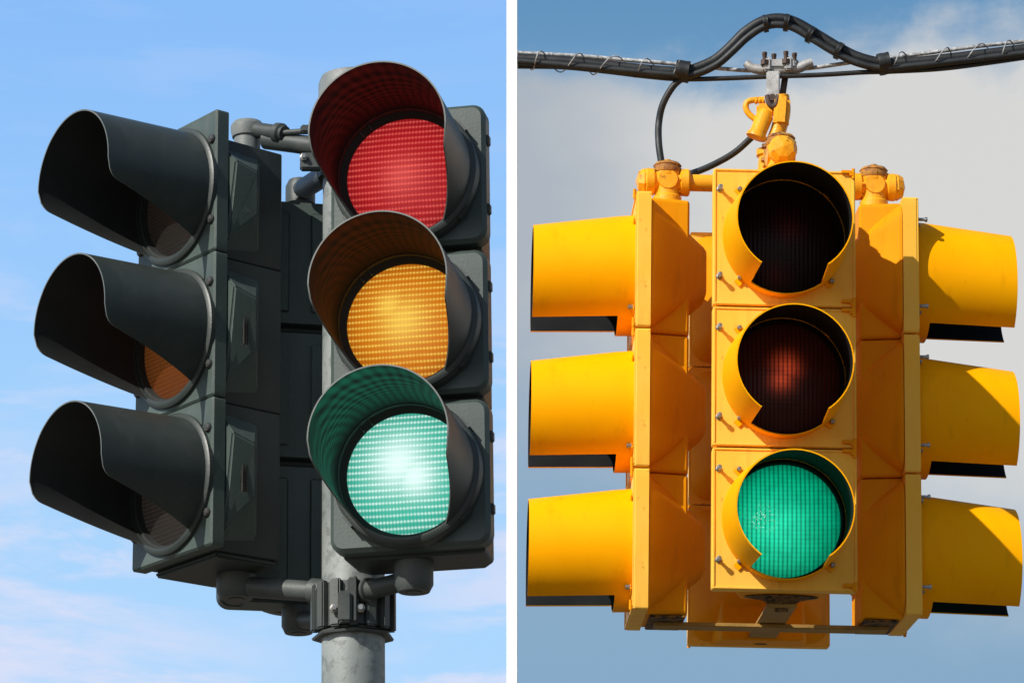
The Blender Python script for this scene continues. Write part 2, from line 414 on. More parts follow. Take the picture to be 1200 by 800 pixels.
RR = Rig(903, 478, 8.45, R(12.4))
YAW = 5.5
RAD = 0.345
CTR = Vector((0, 0, 0))
def us_place(k, scale, dz, label):
    m = RR.m @ Matrix.Translation((0, 0, dz)) @ Matrix.Rotation(R(YAW + k), 4, 'Z') @ Matrix.Translation((0, -RAD, 0)) @ Matrix.Scale(scale, 4)
    return us_head(m, label)
us_place(0, 1.0, 0, 'yellow signal head facing forward with its bottom lens glowing green')
us_place(-90, 1.012, -0.017, 'yellow signal head seen side on, visors pointing left')
us_place(90, 1.012, -0.017, 'yellow signal head seen side on, visors pointing right')
us_place(180, 1.052, -0.008, 'yellow signal head hidden behind the front facing one, back turned')

# fittings, arms, straps of the cluster
RM = RR.m @ Matrix.Rotation(R(YAW), 4, 'Z')
t = thing('mounting_bracket', RM, 'yellow pipe fittings and lower straps joining four hanging yellow signal heads', 'bracket')
ZT = 3 * HU / 2 + 0.060
fr = RAD - 0.085            # distance of fittings from the axis
bm = bmesh.new()
# cross fitting, outward = -Y
lathe(bm, [(0.036, 0), (0.036, 0.035), (0.032, 0.039), (0.032, 0.083), (0.035, 0.087), (0.035, 0.097), (0.030, 0.099)], (0, 0, -0.075), (0, 0, 1), 24)
for sx in (-1, 1):
    lathe(bm, [(0.026, 0), (0.027, 0.030), (0.034, 0.034), (0.035, 0.052), (0.031, 0.056)], (0, 0, 0), (0, sx, 0), 24)
lathe(bm, [(0.026, 0), (0.024, 0.034)], (0, 0, 0), (1, 0, 0), 24); lathe(bm, [(0.026, 0), (0.024, 0.034)], (0, 0, 0), (-1, 0, 0), 24)
bmesh.ops.create_uvsphere(bm, u_segments=24, v_segments=16, radius=0.034)
for i in range(6):
    a = i * PI / 3
    lathe(bm, [(0.0035, 0), (0.0035, 0.006)], (0.031 * math.cos(a), 0.034, 0.031 * math.sin(a)), (0, -1, 0), 8)
me_fit = mkmesh('cross_fitting', bm, 'yfit', 38)
bm = bmesh.new()
lathe(bm, [(0.036, 0), (0.038, 0.003), (0.038, 0.010), (0.034, 0.012), (0.034, 0.018), (0.036, 0.020), (0.030, 0.027), (0.012, 0.031), (0.009, 0.036), (0.003, 0.038)], (0, 0, 0.022), (0, 0, 1), 24)
me_cap = mkmesh('rusty_cap', bm, 'rust', 38)
bm = bmesh.new()
lathe(bm, [(0.033, 0), (0.034, 0.004), (0.026, 0.018), (0.0015, 0.024)], (0, -0.055, 0), (0, -1, 0), 8, rot=PI/8)
me_plug = mkmesh('end_plug', bm, 'yfit', 10)
bm = bmesh.new()
tube(bm, [(0, 0.05, 0), (0, fr, 0)], 0.0215, 20)
me_pipe = mkmesh('arm_pipe', bm, 'yfit', 40)
for k in (0, -90, 90, 180):
    q = Matrix.Rotation(R(k), 4, 'Z')
    f = obj('cross_fitting', me_fit, t); f.matrix_local = q @ Matrix.Translation((0, -fr, ZT))
    obj('cap', me_cap, f); obj('end_plug', me_plug, f)
    obj('arm_pipe', me_pipe, t).matrix_local = q @ Matrix.Translation((0, -fr, ZT))
# hub at the axis
bm = bmesh.new()
lathe(bm, [(0.040, -0.045), (0.040, 0.02), (0.034, 0.03), (0.030, 0.07), (0.036, 0.075), (0.036, 0.09), (0.02, 0.095)], (0, 0, ZT), (0, 0, 1), 24)
obj('hub', mkmesh('hub', bm, 'yfit', 38), t)
# lower straps
bm = bmesh.new(); box(bm, (0, 0, -3*HU/2 - 0.022), (0.070, 2*RAD - 0.14, 0.010), 0.002)
obj('strap', mkmesh('front_to_back_strap', bm, 'strap'), t)
bm = bmesh.new(); box(bm, (0, 0, -3*HU/2 - 0.0335), (2*RAD - 0.12, 0.070, 0.010), 0.002)
obj('strap', mkmesh('side_to_side_strap', bm, 'strap'), t)
bm = bmesh.new()
lathe(bm, [(0.088, 0), (0.070, -0.003), (0.045, -0.008), (0.030, -0.018), (0.018, -0.020), (0.016, -0.034)], (0, 0, 0), (0, 0, 1), 24)
me_soot = mkmesh('rusty_bottom_cover', bm, 'soot', 40)
for k in (0, -90, 90, 180):
    obj('bottom_cover', me_soot, t).matrix_local = Matrix.Rotation(R(k), 4, 'Z') @ Matrix.Translation((0, -RAD + 0.082, -3*HU/2 - 0.001)) @ Matrix.Diagonal((1, 0.45, 1, 1))

for k in (-90, 90):
    bm = bmesh.new(); box(bm, (0, 0, 0), (0.205, 0.085, 0.006), 0.002)
    obj('base_plate', mkmesh('grimy_base_plate', bm, 'soot'), t).matrix_local = Matrix.Rotation(R(k), 4, 'Z') @ Matrix.Translation((0, -RAD + 0.086, -3*HU/2 - 0.026))
# ------------------------------------------------------------------ hanger and clamp
def RP(px, py, y=0.0): return RR.P(px, py, y)
t = thing('cable_hanger', RR.m, 'yellow cast hanger joining the grey cable clamp to the signal cluster', 'hanger')
K = 1 / 470.0      # metres per photo pixel at the axis
bm = bmesh.new()
YH = -0.03
# upright rib
path = [RP(915, 113, YH), RP(917, 130, YH), RP(913, 150, YH), RP(905, 172, YH), RP(902, 196, YH)]
tube(bm, crom(path, 5), lambda s: 0.021 - 0.002 * s, 14)
box(bm, RP(916, 132, YH - 0.01), (0.040, 0.040, 0.080), 0.010, Matrix.Rotation(R(4), 3, 'Y'))
# flared cup leaning to the lower left
a = RP(903, 128, YH); b_ = RP(884, 158, YH)
box(bm, RP(897, 130, YH), (0.045, 0.026, 0.035), 0.006)
lathe(bm, [(0.014, -0.01), (0.022, 0.004), (0.021, 0.05), (0.026, 0.058), (0.026, 0.066), (0.018, 0.068)], RP(897, 134, YH - 0.01), (RP(888, 156, YH) - RP(897, 134, YH)), 18)
obj('hanger_casting', mkmesh('hanger_casting', bm, 'yfit', 35), t)
bm = bmesh.new()
tube(bm, crom([RP(903, 118, YH), RP(890, 117, YH), RP(877, 119, YH), RP(874, 126, YH), RP(878, 134, YH), RP(888, 142, YH)], 5), 0.0078, 10)
for i in range(5): lathe(bm, [(0.005, 0), (0.009, 0.003), (0.009, 0.006), (0.005, 0.009)], RP(884 + i * 4.2, 118.5, YH), (1, 0, 0), 10)
obj('hook', mkmesh('hook', bm, 'yfit', 40), t)
bm = bmesh.new()
lathe(bm, [(0.010, 0), (0.013, 0.002), (0.013, 0.010), (0.008, 0.012)], RP(898, 174, YH - 0.03), (0, 0, 1), 6)
lathe(bm, [(0.012, 0), (0.015, 0.002), (0.015, 0.010), (0.010, 0.012)], RP(898, 190, YH - 0.03), (0, 0, 1), 6)
tube(bm, [RP(898, 172, YH - 0.03), RP(898, 194, YH - 0.03)], 0.006, 8)
obj('set_bolt', mkmesh('set_bolt', bm, 'rust', 35), t)

t = thing('cable_clamp', RR.m, 'grey metal cable clamp with four upright dark studs above the cluster', 'clamp')
bm = bmesh.new()
YC = -0.012
# saddle with turned-up ends
pts = crom([RP(874, 74, YC), RP(882, 80, YC), RP(895, 82, YC), RP(915, 82, YC), RP(935, 80, YC), RP(946, 75, YC), RP(952, 73, YC)], 4)
tube(bm, pts, lambda s: 0.010 + 0.004 * math.sin(PI * s), 12)
box(bm, RP(914, 77, YC), (0.082, 0.040, 0.024), 0.005)
box(bm, RP(899, 77, YC - 0.008), (0.021, 0.034, 0.036), 0.004); box(bm, RP(924, 76, YC - 0.008), (0.021, 0.034, 0.036), 0.004)
obj('saddle', mkmesh('saddle', bm, 'zinc', 35), t)
bm = bmesh.new()
box(bm, RP(906, 103, YC - 0.022), (0.034, 0.007, 0.088), 0.003)
lathe(bm, [(0.020, 0), (0.020, 0.008)], RP(905, 116, YC - 0.028), (0, 1, 0), 18)
obj('strap', mkmesh('hanger_strap', bm, 'zinc', 35), t)
bm = bmesh.new()
box(bm, RP(919, 98, YC + 0.012), (0.016, 0.012, 0.085), 0.003, Matrix.Rotation(R(8), 3, 'Y'))
tube(bm, crom([RP(899, 112, YC - 0.032), RP(902, 123, YC - 0.034), RP(908, 124, YC - 0.034), RP(912, 112, YC - 0.032)], 4), 0.0065, 10)
lathe(bm, [(0.009, 0), (0.009, 0.05)], RP(905, 114, YC - 0.036), (0, 1, 0), 12)
obj('pin', mkmesh('pin', bm, 'stud', 35), t)
for px, py, y in ((896, 71, YC - 0.02), (907, 73, YC), (921, 70, YC - 0.02), (931, 72, YC)):
    bm = bmesh.new()
    lathe(bm, [(0.0115, -0.012), (0.0115, 0.0), (0.0065, 0.001), (0.0065, 0.013), (0.0075, 0.015), (0.0075, 0.021), (0.005, 0.022)], RP(px, py, y), (0, 0, 1), 6)
    obj('stud', mkmesh('stud', bm, 'stud', 30), t)

# ------------------------------------------------------------------ cables
def cable(name, pts, r, mat, label, y=0.0, sub=10, extra=None, seg=12):
    bm = bmesh.new()
    tube(bm, crom([RP(p[0], p[1], p[2] if len(p) > 2 else y) for p in pts], sub), r, seg)
    if extra: extra(bm)
    me = mkmesh(name, bm, mat, 50)
    o = obj(name, me); o.matrix_world = RR.m
    return tag(o, label, 'cable')
cable('signal_cable', [(606.5, 69), (660, 72), (720, 78), (770, 83), (800, 84), (822, 78), (840, 69), (856, 55), (873, 38), (892, 26), (911, 22), (931, 26), (956, 40), (981, 55), (1005, 67), (1035, 74), (1070, 73), (1110, 69), (1160, 63), (1240, 53)],
      0.0135, 'cable', 'thick black cable arching over the clamp above the yellow signals', -0.012)
cable('signal_cable', [(606.5, 72), (700, 80), (790, 88), (815, 87), (840, 76), (858, 61), (875, 45), (893, 33), (911, 29), (930, 33), (954, 47), (979, 62), (1005, 74), (1035, 80), (1075, 77), (1130, 71), (1240, 58)],
      0.0095, 'cable', 'black cable lying just below the thick arching cable', -0.034)
cable('messenger_wire', [(606.5, 62), (680, 66), (740, 71), (800, 76), (850, 81), (880, 83), (912, 83), (950, 80), (1000, 73), (1040, 68), (1090, 62), (1150, 54), (1240, 45)],
      0.0052, 'strand', 'pale frosted steel span wire carrying the yellow signal cluster', 0.004)
cable('low_cable', [(606.5, 78), (660, 79), (710, 84), (760, 90), (800, 93), (850, 92), (900, 90), (960, 88), (1010, 85), (1045, 84), (1100, 81), (1150, 75), (1240, 62)],
      0.0062, 'cable', 'thin black cable running straight below the arch and clamp', -0.02)
cable('drop_cable', [(806, 88, -0.02), (790, 100, -0.02), (777, 122, -0.01), (772, 145, 0.0), (772, 168, -0.02), (775, 190, -0.025), (777, 200, -0.025)],
      0.0088, 'cable', 'short black cable looping down into the left fitting of the cluster')
cable('drop_cable', [(891, 152, -0.02), (880, 162, 0.0), (862, 178, 0.02), (842, 190, 0.05), (820, 200, 0.09), (800, 206, 0.13)],
      0.0085, 'cable', 'black cable leaving the hanger cup and dropping behind the front head')
# lashing wire: a loose spiral round the bundle on either side
def helix(px0, px1, y0, y1, turns, ph, name, label):
    bm = bmesh.new(); path = []
    n = turns * 18
    for i in range(n + 1):
        s = i / n; a = 2 * PI * turns * s + ph + 0.9 * math.sin(5.2 * s + ph)
        c = RP(px0 + (px1 - px0) * s, y0 + (y1 - y0) * s, -0.016)
        path.append(c + Vector((0.008 * math.sin(a * 0.7), 0.036 * math.sin(a), 0.024 * math.cos(a))))
    tube(bm, path, 0.0017, 6)
    o = obj(name, mkmesh(name, bm, 'strand', 60)); o.matrix_world = RR.m
    tag(o, label, 'wire')
helix(611, 800, 70, 83, 5, 0.6, 'lashing_wire', 'thin pale wire spiralled round the cables left of the clamp')
helix(1038, 1240, 75, 53, 5, 2.1, 'lashing_wire', 'thin pale wire spiralled round the cables right of the clamp')
# tape and ties
def tie(px, py, rz, rx, w, tilt, label, y=-0.018):
    bm = bmesh.new()
    q = Matrix.Rotation(tilt, 3, 'Y')
    c = RP(px, py, y)
    for (dw, f) in ((0, 1.0),):
        lps = []
        for x, s in ((-w/2, 0.93), (-w/2, 1.0), (-w/6, 1.03), (w/6, 0.99), (w/2, 1.02), (w/2, 0.93)):
            lps.append([c + q @ Vector((x, rx * s * math.cos(2*PI*i/20), rz * s * math.sin(2*PI*i/20))) for i in range(20)])
        loops(bm, lps, cap0=True, cap1=True)
    o = obj('cable_tie', mkmesh('cable_tie', bm, 'cable', 40)); o.matrix_world = RR.m
    tag(o, label, 'cable tie')
tie(800, 84, 0.027, 0.036, 0.034, R(8), 'black tape binding where the cables split left of the clamp')
tie(1036, 75, 0.027, 0.036, 0.030, R(-12), 'black tape binding where the arch rejoins the span on the right')
for i, (px, py, a, lb) in enumerate(((897, 28, -8, 'tie at the top of the cable arch'), (922, 27, 12, 'tie just right of the arch top'),
                                    (950, 41, 30, 'tie partway down the right of the arch'), (983, 60, 28, 'lowest tie on the right side of the arch'))):
    tie(px, py, 0.0215, 0.030, 0.012, R(a), 'narrow black ' + lb, -0.022)

# ------------------------------------------------------------------ DARK HEADS (left)
LR = Rig(414, 400, 6.70, R(17.8))
HL = 0.296
def dark_hood(r0, r1, Lf, lit, tilt=1.0):
    bm = bmesh.new()
    def A(t):
        a = PI / 2 + math.asin(0.84 - 0.56 * t)
        if t > 0.90:
            s = (t - 0.90) / 0.10
            a -= R(15) * (1 - math.sqrt(max(0, 1 - s * s)))
        return a
    shell(bm, Lf, r0, r1, A, 0.0028, R(tilt), 40, 80, 0.0)
    # base flange ring
    lathe_y(bm, [(r0 - 0.004, 0.002), (r0 + 0.0085, 0.002), (r0 + 0.0085, -0.007), (r0 + 0.003, -0.011), (r0 - 0.004, -0.011)], 80, closed=True)
    return mkmesh('dark_visor', bm, ['dark_visor', 'visor_in_lit' if lit else 'visor_in', 'rim'], 38)
# head with flat front plates
def plate_head():
    g = {}
    W = 0.272
    bm = bmesh.new(); plate_hole(bm, W, HL - 0.0015, 0.006, 0.1245, 0.0, 0.030, 0.004)
    g['plate'] = mkmesh('front_plate', bm, 'dark_plate', 28)
    g['visor'] = dark_hood(0.131, 0.127, 0.243, False)
    bm = bmesh.new()
    lathe_y(bm, [(0.130, -0.0005), (0.130, -0.003), (0.121, -0.003), (0.118, 0.012), (0.1243, 0.014), (0.1243, -0.0005)], 64, closed=True)
    g['ring'] = mkmesh('lens_ring', bm, 'visor_in', 40)
    bm = bmesh.new()
    lathe(bm, [(0.0095, 0), (0.0095, 0.003), (0.0075, 0.006), (0.002, 0.007)], (0, 0, 0), (0, -1, 0), 14)
    box(bm, (0, -0.0065, 0), (0.012, 0.0030, 0.0022), 0.0004, Matrix.Rotation(0.7, 3, 'Y'))
    g['screw'] = mkmesh('plate_screw', bm, 'dbolt', 35)
    # section housing with the side bulge
    bm = bmesh.new()
    hw = W/2 - 0.026
    lps = [[(x, y, z) for x, z in rrect(2*w_, HL - 0.0005, 0.004, 3, 1)] for y, w_ in ((0.031, hw), (0.178, hw - 0.002), (0.182, hw - 0.006))]
    loops(bm, lps, cap0=True, cap1=True)
    g['housing'] = mkmesh('housing', bm, 'dark_body', 28)
    for sx in (-1, 1):
        bm = bmesh.new()
        x0, x1 = sx * (hw - 0.003), sx * (hw + 0.027)
        x1 = sx * (hw + 0.046)
        a = [(x0, 0.032, 0.128), (x0, 0.126, 0.118), (x0, 0.126, -0.118), (x0, 0.032, -0.135)]
        b2 = [(x1, 0.034, 0.076), (x1, 0.088, 0.060), (x1 - sx*0.008, 0.096, -0.040), (x1 - sx*0.033, 0.040, -0.105)]
        loops(bm, [[Vector(p) for p in a], [Vector(p) for p in b2]], cap0=True, cap1=True)
        bmesh.ops.bevel(bm, geom=bm.edges[:], offset=0.004, segments=3, affect='EDGES')
        g['bulge%d' % sx] = mkmesh('side_bulge', bm, 'dark_plate', 25)
    bm = bmesh.new()
    for k in range(3): box(bm, (hw + 0.0365, 0.064 + k * 0.0045, 0.006), (0.004, 0.0018, 0.082), 0.0004, Matrix.Rotation(0, 3, 'X'))
    g['slats'] = mkmesh('slats', bm, 'slot')
    g['lens'] = {k: dome(0.1195, 0.014, k, k + '_lens') for k in ('red_off', 'amber_off', 'green_off')}
    # top and bottom ends of the long case
    bm = bmesh.new(); box(bm, (0, 0.105, -3*HL/2 - 0.006), (2*hw - 0.01, 0.140, 0.012), 0.004)
    g['foot'] = mkmesh('bottom_tray', bm, 'dark_body', 28)
    return g
PG = plate_head()
def place_plate_head(mat, label, tray=True):
    t = thing('traffic_light', mat, label, 'traffic light', 'dark signal heads on the grey pole')
    for k, lm in ((1, 'red_off'), (0, 'amber_off'), (-1, 'green_off')):
        z = k * HL
        zh = z
        h = obj('housing', PG['housing'] if k < 1 else PG['housing'], t, (0, 0, zh))
        if k == 1: h.scale = (1, 1, 0.84); h.location.z = z - 0.5 * 0.16 * HL
        for sx in (-1, 1): obj('side_bulge', PG['bulge%d' % sx], h)
        if k < 1: obj('slats', PG['slats'], h)
        p = obj('front_plate', PG['plate'], t, (0, 0, z))
        for sz in (0.086, -0.082):
            for sx in (-1, 1): obj('screw', PG['screw'], p, (sx * 0.1235, 0, sz))
        le = obj('lens', PG['lens'][lm], t, (0, 0.010, z))
        obj('lens_ring', PG['ring'], le, (0, -0.010, 0))
        obj('visor', PG['visor'], t, (0, 0, z))
    if tray: obj('bottom_tray', PG['foot'], t)
    return t
pL = LR.P(204, 397, 0.015)
M_left = LR.m @ Matrix.Translation(pL) @ Matrix.Rotation(R(-53), 4, 'Z')
place_plate_head(M_left, 'dark green signal head on the left with three unlit deep visors')
# head with rounded doors and lit lenses
def door_head():
    g = {}
    W = 0.306
    H = HL - 0.014
    bm = bmesh.new()
    # face with drum opening
    plate_hole(bm, W, H, 0.026, 0.1275, 0.0, 0.040, 0.008)
    g['door'] = mkmesh('rounded_door', bm, 'door', 34)
    bm = bmesh.new()
    lathe_y(bm, [(0.1430, 0.002), (0.1425, -0.022), (0.139, -0.029), (0.133, -0.031), (0.1275, 0.001), (0.1275, 0.004)], 80, closed=True)
    for a in (-38, -142, 38, 142):
        a = R(a); box(bm, (0.139 * math.cos(a), -0.016, 0.139 * math.sin(a)), (0.013, 0.022, 0.030), 0.002, Matrix.Rotation(-a, 3, 'Y'))
    g['drum'] = mkmesh('visor_ring', bm, 'dark_visor', 34)
    bm = bmesh.new()
    loops(bm, [[(x, y, z) for x, z in rrect(W - i, HL + 0.0, 0.010, 4, 1)] for y, i in ((0.041, 0.034), (0.13, 0.040), (0.155, 0.070))], cap0=True, cap1=True)
    g['housing'] = mkmesh('rear_housing', bm, 'dark_body', 30)
    bm = bmesh.new()
    loops(bm, [[(x, y, z) for x, z in rrect(W - i, HL - 0.016 - i * 0.1, 0.016, 4, 1)] for y, i in ((0.041, 0.020), (0.13, 0.026), (0.150, 0.060))], cap0=True, cap1=True)
    box(bm, (0, 0.085, 0), (W * 0.7, 0.07, HL + 0.001), 0.002)
    for sx in (-1, 1): box(bm, (sx * 0.062, 0.151, 0), (0.078, 0.006, HL - 0.07), 0.003)
    for sx in (-1, 1): lathe(bm, [(0.006, 0), (0.006, 0.004), (0.004, 0.006)], (sx * 0.115, 0.140, -0.06), (0, 1, 0), 12)
    g['back'] = mkmesh('rear_housing', bm, 'dark_plate', 30)
    g['visor'] = dark_hood(0.1325, 0.1315, 0.228, True, -2.2)
    bm = bmesh.new()
    lathe_y(bm, [(0.1305, -0.006), (0.1175, 0.002), (0.1165, 0.014), (0.127, 0.018)], 64, closed=True)
    for a in (124, 134):
        a = R(a); box(bm, (0.123 * math.cos(a), -0.007, 0.123 * math.sin(a)), (0.012, 0.006, 0.0035), 0.0008, Matrix.Rotation(-a, 3, 'Y'), 1)
    g['ring'] = mkmesh('lens_ring', bm, ['visor_in', 'rim'], 40)
    g['lens'] = {k: dome(0.1185, 0.020, k, k + '_lens') for k in ('red_on', 'amber_on', 'green_on')}
    bm = bmesh.new(); box(bm, (0, 0, 0), (0.008, 0.018, 0.020), 0.002)
    g['clip'] = mkmesh('door_clip', bm, 'dark_body')
    return g
DG = door_head()
pR = LR.P(478.5, 380, -0.235)
M_right = LR.m @ Matrix.Translation(pR) @ Matrix.Rotation(R(-14), 4, 'Z')
t = thing('traffic_light', M_right, 'dark signal head with red, amber and green lenses all lit', 'traffic light', 'dark signal heads on the grey pole')
LCOL = {'red_on': (1.0, 0.05, 0.03), 'amber_on': (1.0, 0.11, 0.01), 'green_on': (0.02, 1.0, 0.55)}
for k, lm, pw in ((1, 'red_on', 3.0), (0, 'amber_on', 2.3), (-1, 'green_on', 6.0)):
    z = k * HL
    obj('housing', DG['housing'], t, (0, 0, z))
    d = obj('door', DG['door'], t, (0, 0, z))
    for sz in (0.07, -0.07): obj('door_clip', DG['clip'], d, (0.154, 0.022, sz))
    le = obj('lens', DG['lens'][lm], t, (0, -0.008, z))
    obj('lens_ring', DG['ring'], le, (0, -0.006, 0))
    v = obj('visor', DG['visor'], t, (0, -0.024, z))
    obj('visor_ring', DG['drum'], v, (0, 0.024, 0))
    # the lamp behind the lens: light thrown forward through its prisms, in fine arcs
    ld = bpy.data.lights.new(lm + '_lamp', 'SPOT'); ld.energy = pw * 0.50; ld.color = LCOL[lm]
    ld.spot_size = R(172); ld.spot_blend = 0.5; ld.shadow_soft_size = 0.0
    ld.use_nodes = True; nt = ld.node_tree
    em = nt.nodes['Emission']
    tc = N(nt, 'ShaderNodeTexCoord'); sp = N(nt, 'ShaderNodeSeparateXYZ'); L(nt, tc.outputs['Normal'], sp.inputs[0])
    nz = N(nt, 'ShaderNodeTexNoise'); nz.inputs['Scale'].default_value = 3.0; L(nt, tc.outputs['Normal'], nz.inputs['Vector'])
    w = M(nt, 'SINE', M(nt, 'MULTIPLY', M(nt, 'ADD', sp.outputs[2], M(nt, 'MULTIPLY', nz.outputs['Fac'], 0.05)), 95.0))
    w2 = M(nt, 'SINE', M(nt, 'MULTIPLY', M(nt, 'ADD', sp.outputs[0], M(nt, 'MULTIPLY', nz.outputs['Fac'], 0.05)), 70.0))
    w = M(nt, 'ADD', 0.45, M(nt, 'ADD', M(nt, 'MULTIPLY', w, 0.24), M(nt, 'MULTIPLY', w2, 0.16)))
    L(nt, w, em.inputs['Strength'])
    lo = bpy.data.objects.new('signal_lamp', ld); COL.objects.link(lo); lo.parent = le
    lo.location = (0.0, -0.032, -0.02); lo.rotation_euler = (R(-100), 0, 0)

pB = LR.P(338, 486, 0.30)
M_back = LR.m @ Matrix.Translation(pB) @ Matrix.Rotation(R(-170), 4, 'Z') @ Matrix.Scale(0.945, 4)
t = thing('traffic_light', M_back, 'dark signal head facing away, mostly hidden behind the left one', 'traffic light', 'dark signal heads on the grey pole')
for k, lm in ((1, 'red_off'), (0, 'amber_off'), (-1, 'green_off')):
    z = k * HL
    obj('housing', DG['back'], t, (0, 0, z)); d = obj('door', DG['door'], t, (0, 0, z))
    for sz in (0.07, -0.07): obj('door_clip', DG['clip'], d, (0.154, 0.022, sz))
    le = obj('lens', PG['lens'][lm], t, (0, -0.008, z)); obj('lens_ring', DG['ring'], le, (0, -0.006, 0))
    v = obj('visor', DG['visor'], t, (0, -0.024, z)); obj('visor_ring', DG['drum'], v, (0, 0.024, 0))
# ------------------------------------------------------------------ pole with brackets
t = thing('signal_pole', LR.m, 'grey galvanised steel pole carrying the dark signal heads', 'pole')
bm = bmesh.new()
zt = LR.P(400, 84, 0).z; zb = LR.P(414, 1150, 0).z
pr = 0.0605
lathe(bm, [(pr, 0), (pr, zt - zb - 0.05)], (0, 0, zb), (0, 0, 1), 48)
obj('pole', mkmesh('pole_tube', bm, 'galv', 40), t)
bm = bmesh.new()
lathe(bm, [(0.067, -0.075), (0.067, 0.0), (0.062, 0.014), (0.045, 0.022), (0.01, 0.025)], (-0.003, 0, zt - 0.03), (0, 0, 1), 40)
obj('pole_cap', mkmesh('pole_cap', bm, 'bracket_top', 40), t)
# lower clamp
zc = LR.P(414, 706, -0.06).z
bm = bmesh.new()
lathe(bm, [(0.064, -0.043), (0.071, -0.041), (0.071, 0.043), (0.064, 0.045)], (0, 0, zc), (0, 0, 1), 12, rot=0.1)
for i in range(7):
    a = R(-168 + i * 26)
    box(bm, (0.074 * math.cos(a), 0.074 * math.sin(a), zc), (0.016, 0.021, 0.092), 0.003, Matrix.Rotation(a, 3, 'Z'))
obj('clamp', mkmesh('clamp', bm, 'bracket', 35), t)
bm = bmesh.new()
lathe(bm, [(0.062, 0), (0.079, 0.000), (0.081, 0.004), (0.070, 0.010)], (0, 0, zc - 0.056), (0, 0, 1), 7, rot=0.5)
obj('clamp_flange', mkmesh('clamp_flange', bm, 'bracket', 35), t)
bm = bmesh.new()
box(bm, (-0.016, -0.086, zc - 0.014), (0.026, 0.022, 0.060), 0.004)
box(bm, (0.004, -0.084, zc + 0.002), (0.006, 0.020, 0.088), 0.002)
obj('clamp_block', mkmesh('clamp_block', bm, 'bracket', 35), t)
for x in (-0.036, 0.014):
    bm = bmesh.new(); lathe(bm, [(0.009, 0), (0.009, 0.007), (0.006, 0.008), (0.005, 0.014)], (x, -0.080, zc - 0.016), (0, -1, 0), 6)
    obj('bolt', mkmesh('bolt', bm, 'bolt', 30), t)
# lower arms
def elbow(px, py, y, r, h, mat='bracket', up=True):
    bm = bmesh.new(); c = LR.P(px, py, y)
    s = 1 if up else -1
    lathe(bm, [(r * 0.80, -h/2), (r, -h/2 + 0.014), (r, h/2)], c, (0, 0, s), 26)
    lathe(bm, [(r * 0.42, -h/2 - 0.0015), (r * 0.40, -h/2 + 0.004)], c, (0, 0, s), 8)
    o = obj('elbow', mkmesh('elbow', bm, mat, 30), t); return c
def arm(a, b, r, col=None, nm='arm', mat='bracket'):
    bm = bmesh.new(); a = Vector(a); b = Vector(b)
    tube(bm, [a, a.lerp(b, 0.3), a.lerp(b, 0.7), b], r, 20)
    d = (b - a).normalized()
    if col:
        ln = (b - a).length
        lathe(bm, [(r, 0), (r * 1.30, 0.003), (r * 1.30, col), (r, col + 0.004)], b - d * (col + 0.01), d, 20)
    obj(nm, mkmesh(nm, bm, mat, 40), t)
ce = elbow(277, 684, 0.10, 0.039, 0.060)
arm(ce + Vector((0, 0, -0.004)), LR.P(384, 694, -0.01), 0.020, 0.028)
ce = elbow(485, 674, -0.155, 0.037, 0.064)
arm(ce + Vector((0, 0, -0.006)), LR.P(422, 694, -0.06), 0.0185, 0.016)
ce = elbow(350, 727, 0.20, 0.034, 0.050)
arm(ce, LR.P(392, 722, 0.02), 0.018, 0.02)
# upper arms: domed cap over the left head, pipes to the pole
bm = bmesh.new(); c = LR.P(290, 154, 0.10)
lathe(bm, [(0.026, -0.045), (0.027, -0.016), (0.031, -0.014), (0.034, 0.0), (0.034, 0.010), (0.029, 0.018), (0.010, 0.0215)], c, (0, 0, 1), 28)
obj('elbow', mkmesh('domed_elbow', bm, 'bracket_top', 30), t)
b2 = LR.P(334, 157, 0.03)
arm(c + Vector((0.01, -0.01, 0.0)), b2, 0.0160, 0.016)
arm(b2 + Vector((-0.012, 0.004, 0.003)), LR.P(366, 153, -0.01), 0.006)
arm(LR.P(312, 164, 0.075), LR.P(374, 172, 0.0), 0.0195)
zu = LR.P(414, 176, -0.05).z
bm = bmesh.new()
lathe(bm, [(0.064, -0.045), (0.071, -0.043), (0.071, 0.043), (0.064, 0.045)], (0, 0, zu), (0, 0, 1), 12, rot=0.1)
box(bm, LR.P(364, 190, -0.04), (0.042, 0.022, 0.034), 0.003)
box(bm, LR.P(361, 152, -0.03), (0.030, 0.018, 0.016), 0.003)
obj('clamp', mkmesh('upper_clamp', bm, 'bracket', 35), t)
bm = bmesh.new(); lathe(bm, [(0.008, 0), (0.008, 0.006), (0.005, 0.007), (0.0045, 0.012)], LR.P(356, 185, -0.051), (0, -1, 0), 6)
obj('bolt', mkmesh('bolt', bm, 'bolt', 30), t)
ce = elbow(352, 226, 0.26, 0.031, 0.052, 'bracket', False)
arm(ce + Vector((0, 0, 0.004)), LR.P(383, 204, 0.05), 0.0215)
# ------------------------------------------------------------------ white divider between the two halves
DD = 8.78
bm = bmesh.new(); box(bm, (0, 0, 0), (12.1 / FPX * DD / math.cos(R(35)), 0.002, 2.6), 0)
o = obj('divider', mkmesh('divider', bm, 'white')); o.matrix_world = Matrix.Translation(CAMP + CAMR @ Vector((0, 0, -DD))) @ Matrix.Rotation(PITCH, 4, 'X') @ Matrix.Rotation(R(-35), 4, 'Z')
tag(o, 'narrow white upright strip standing between the two sets of signals', 'divider')

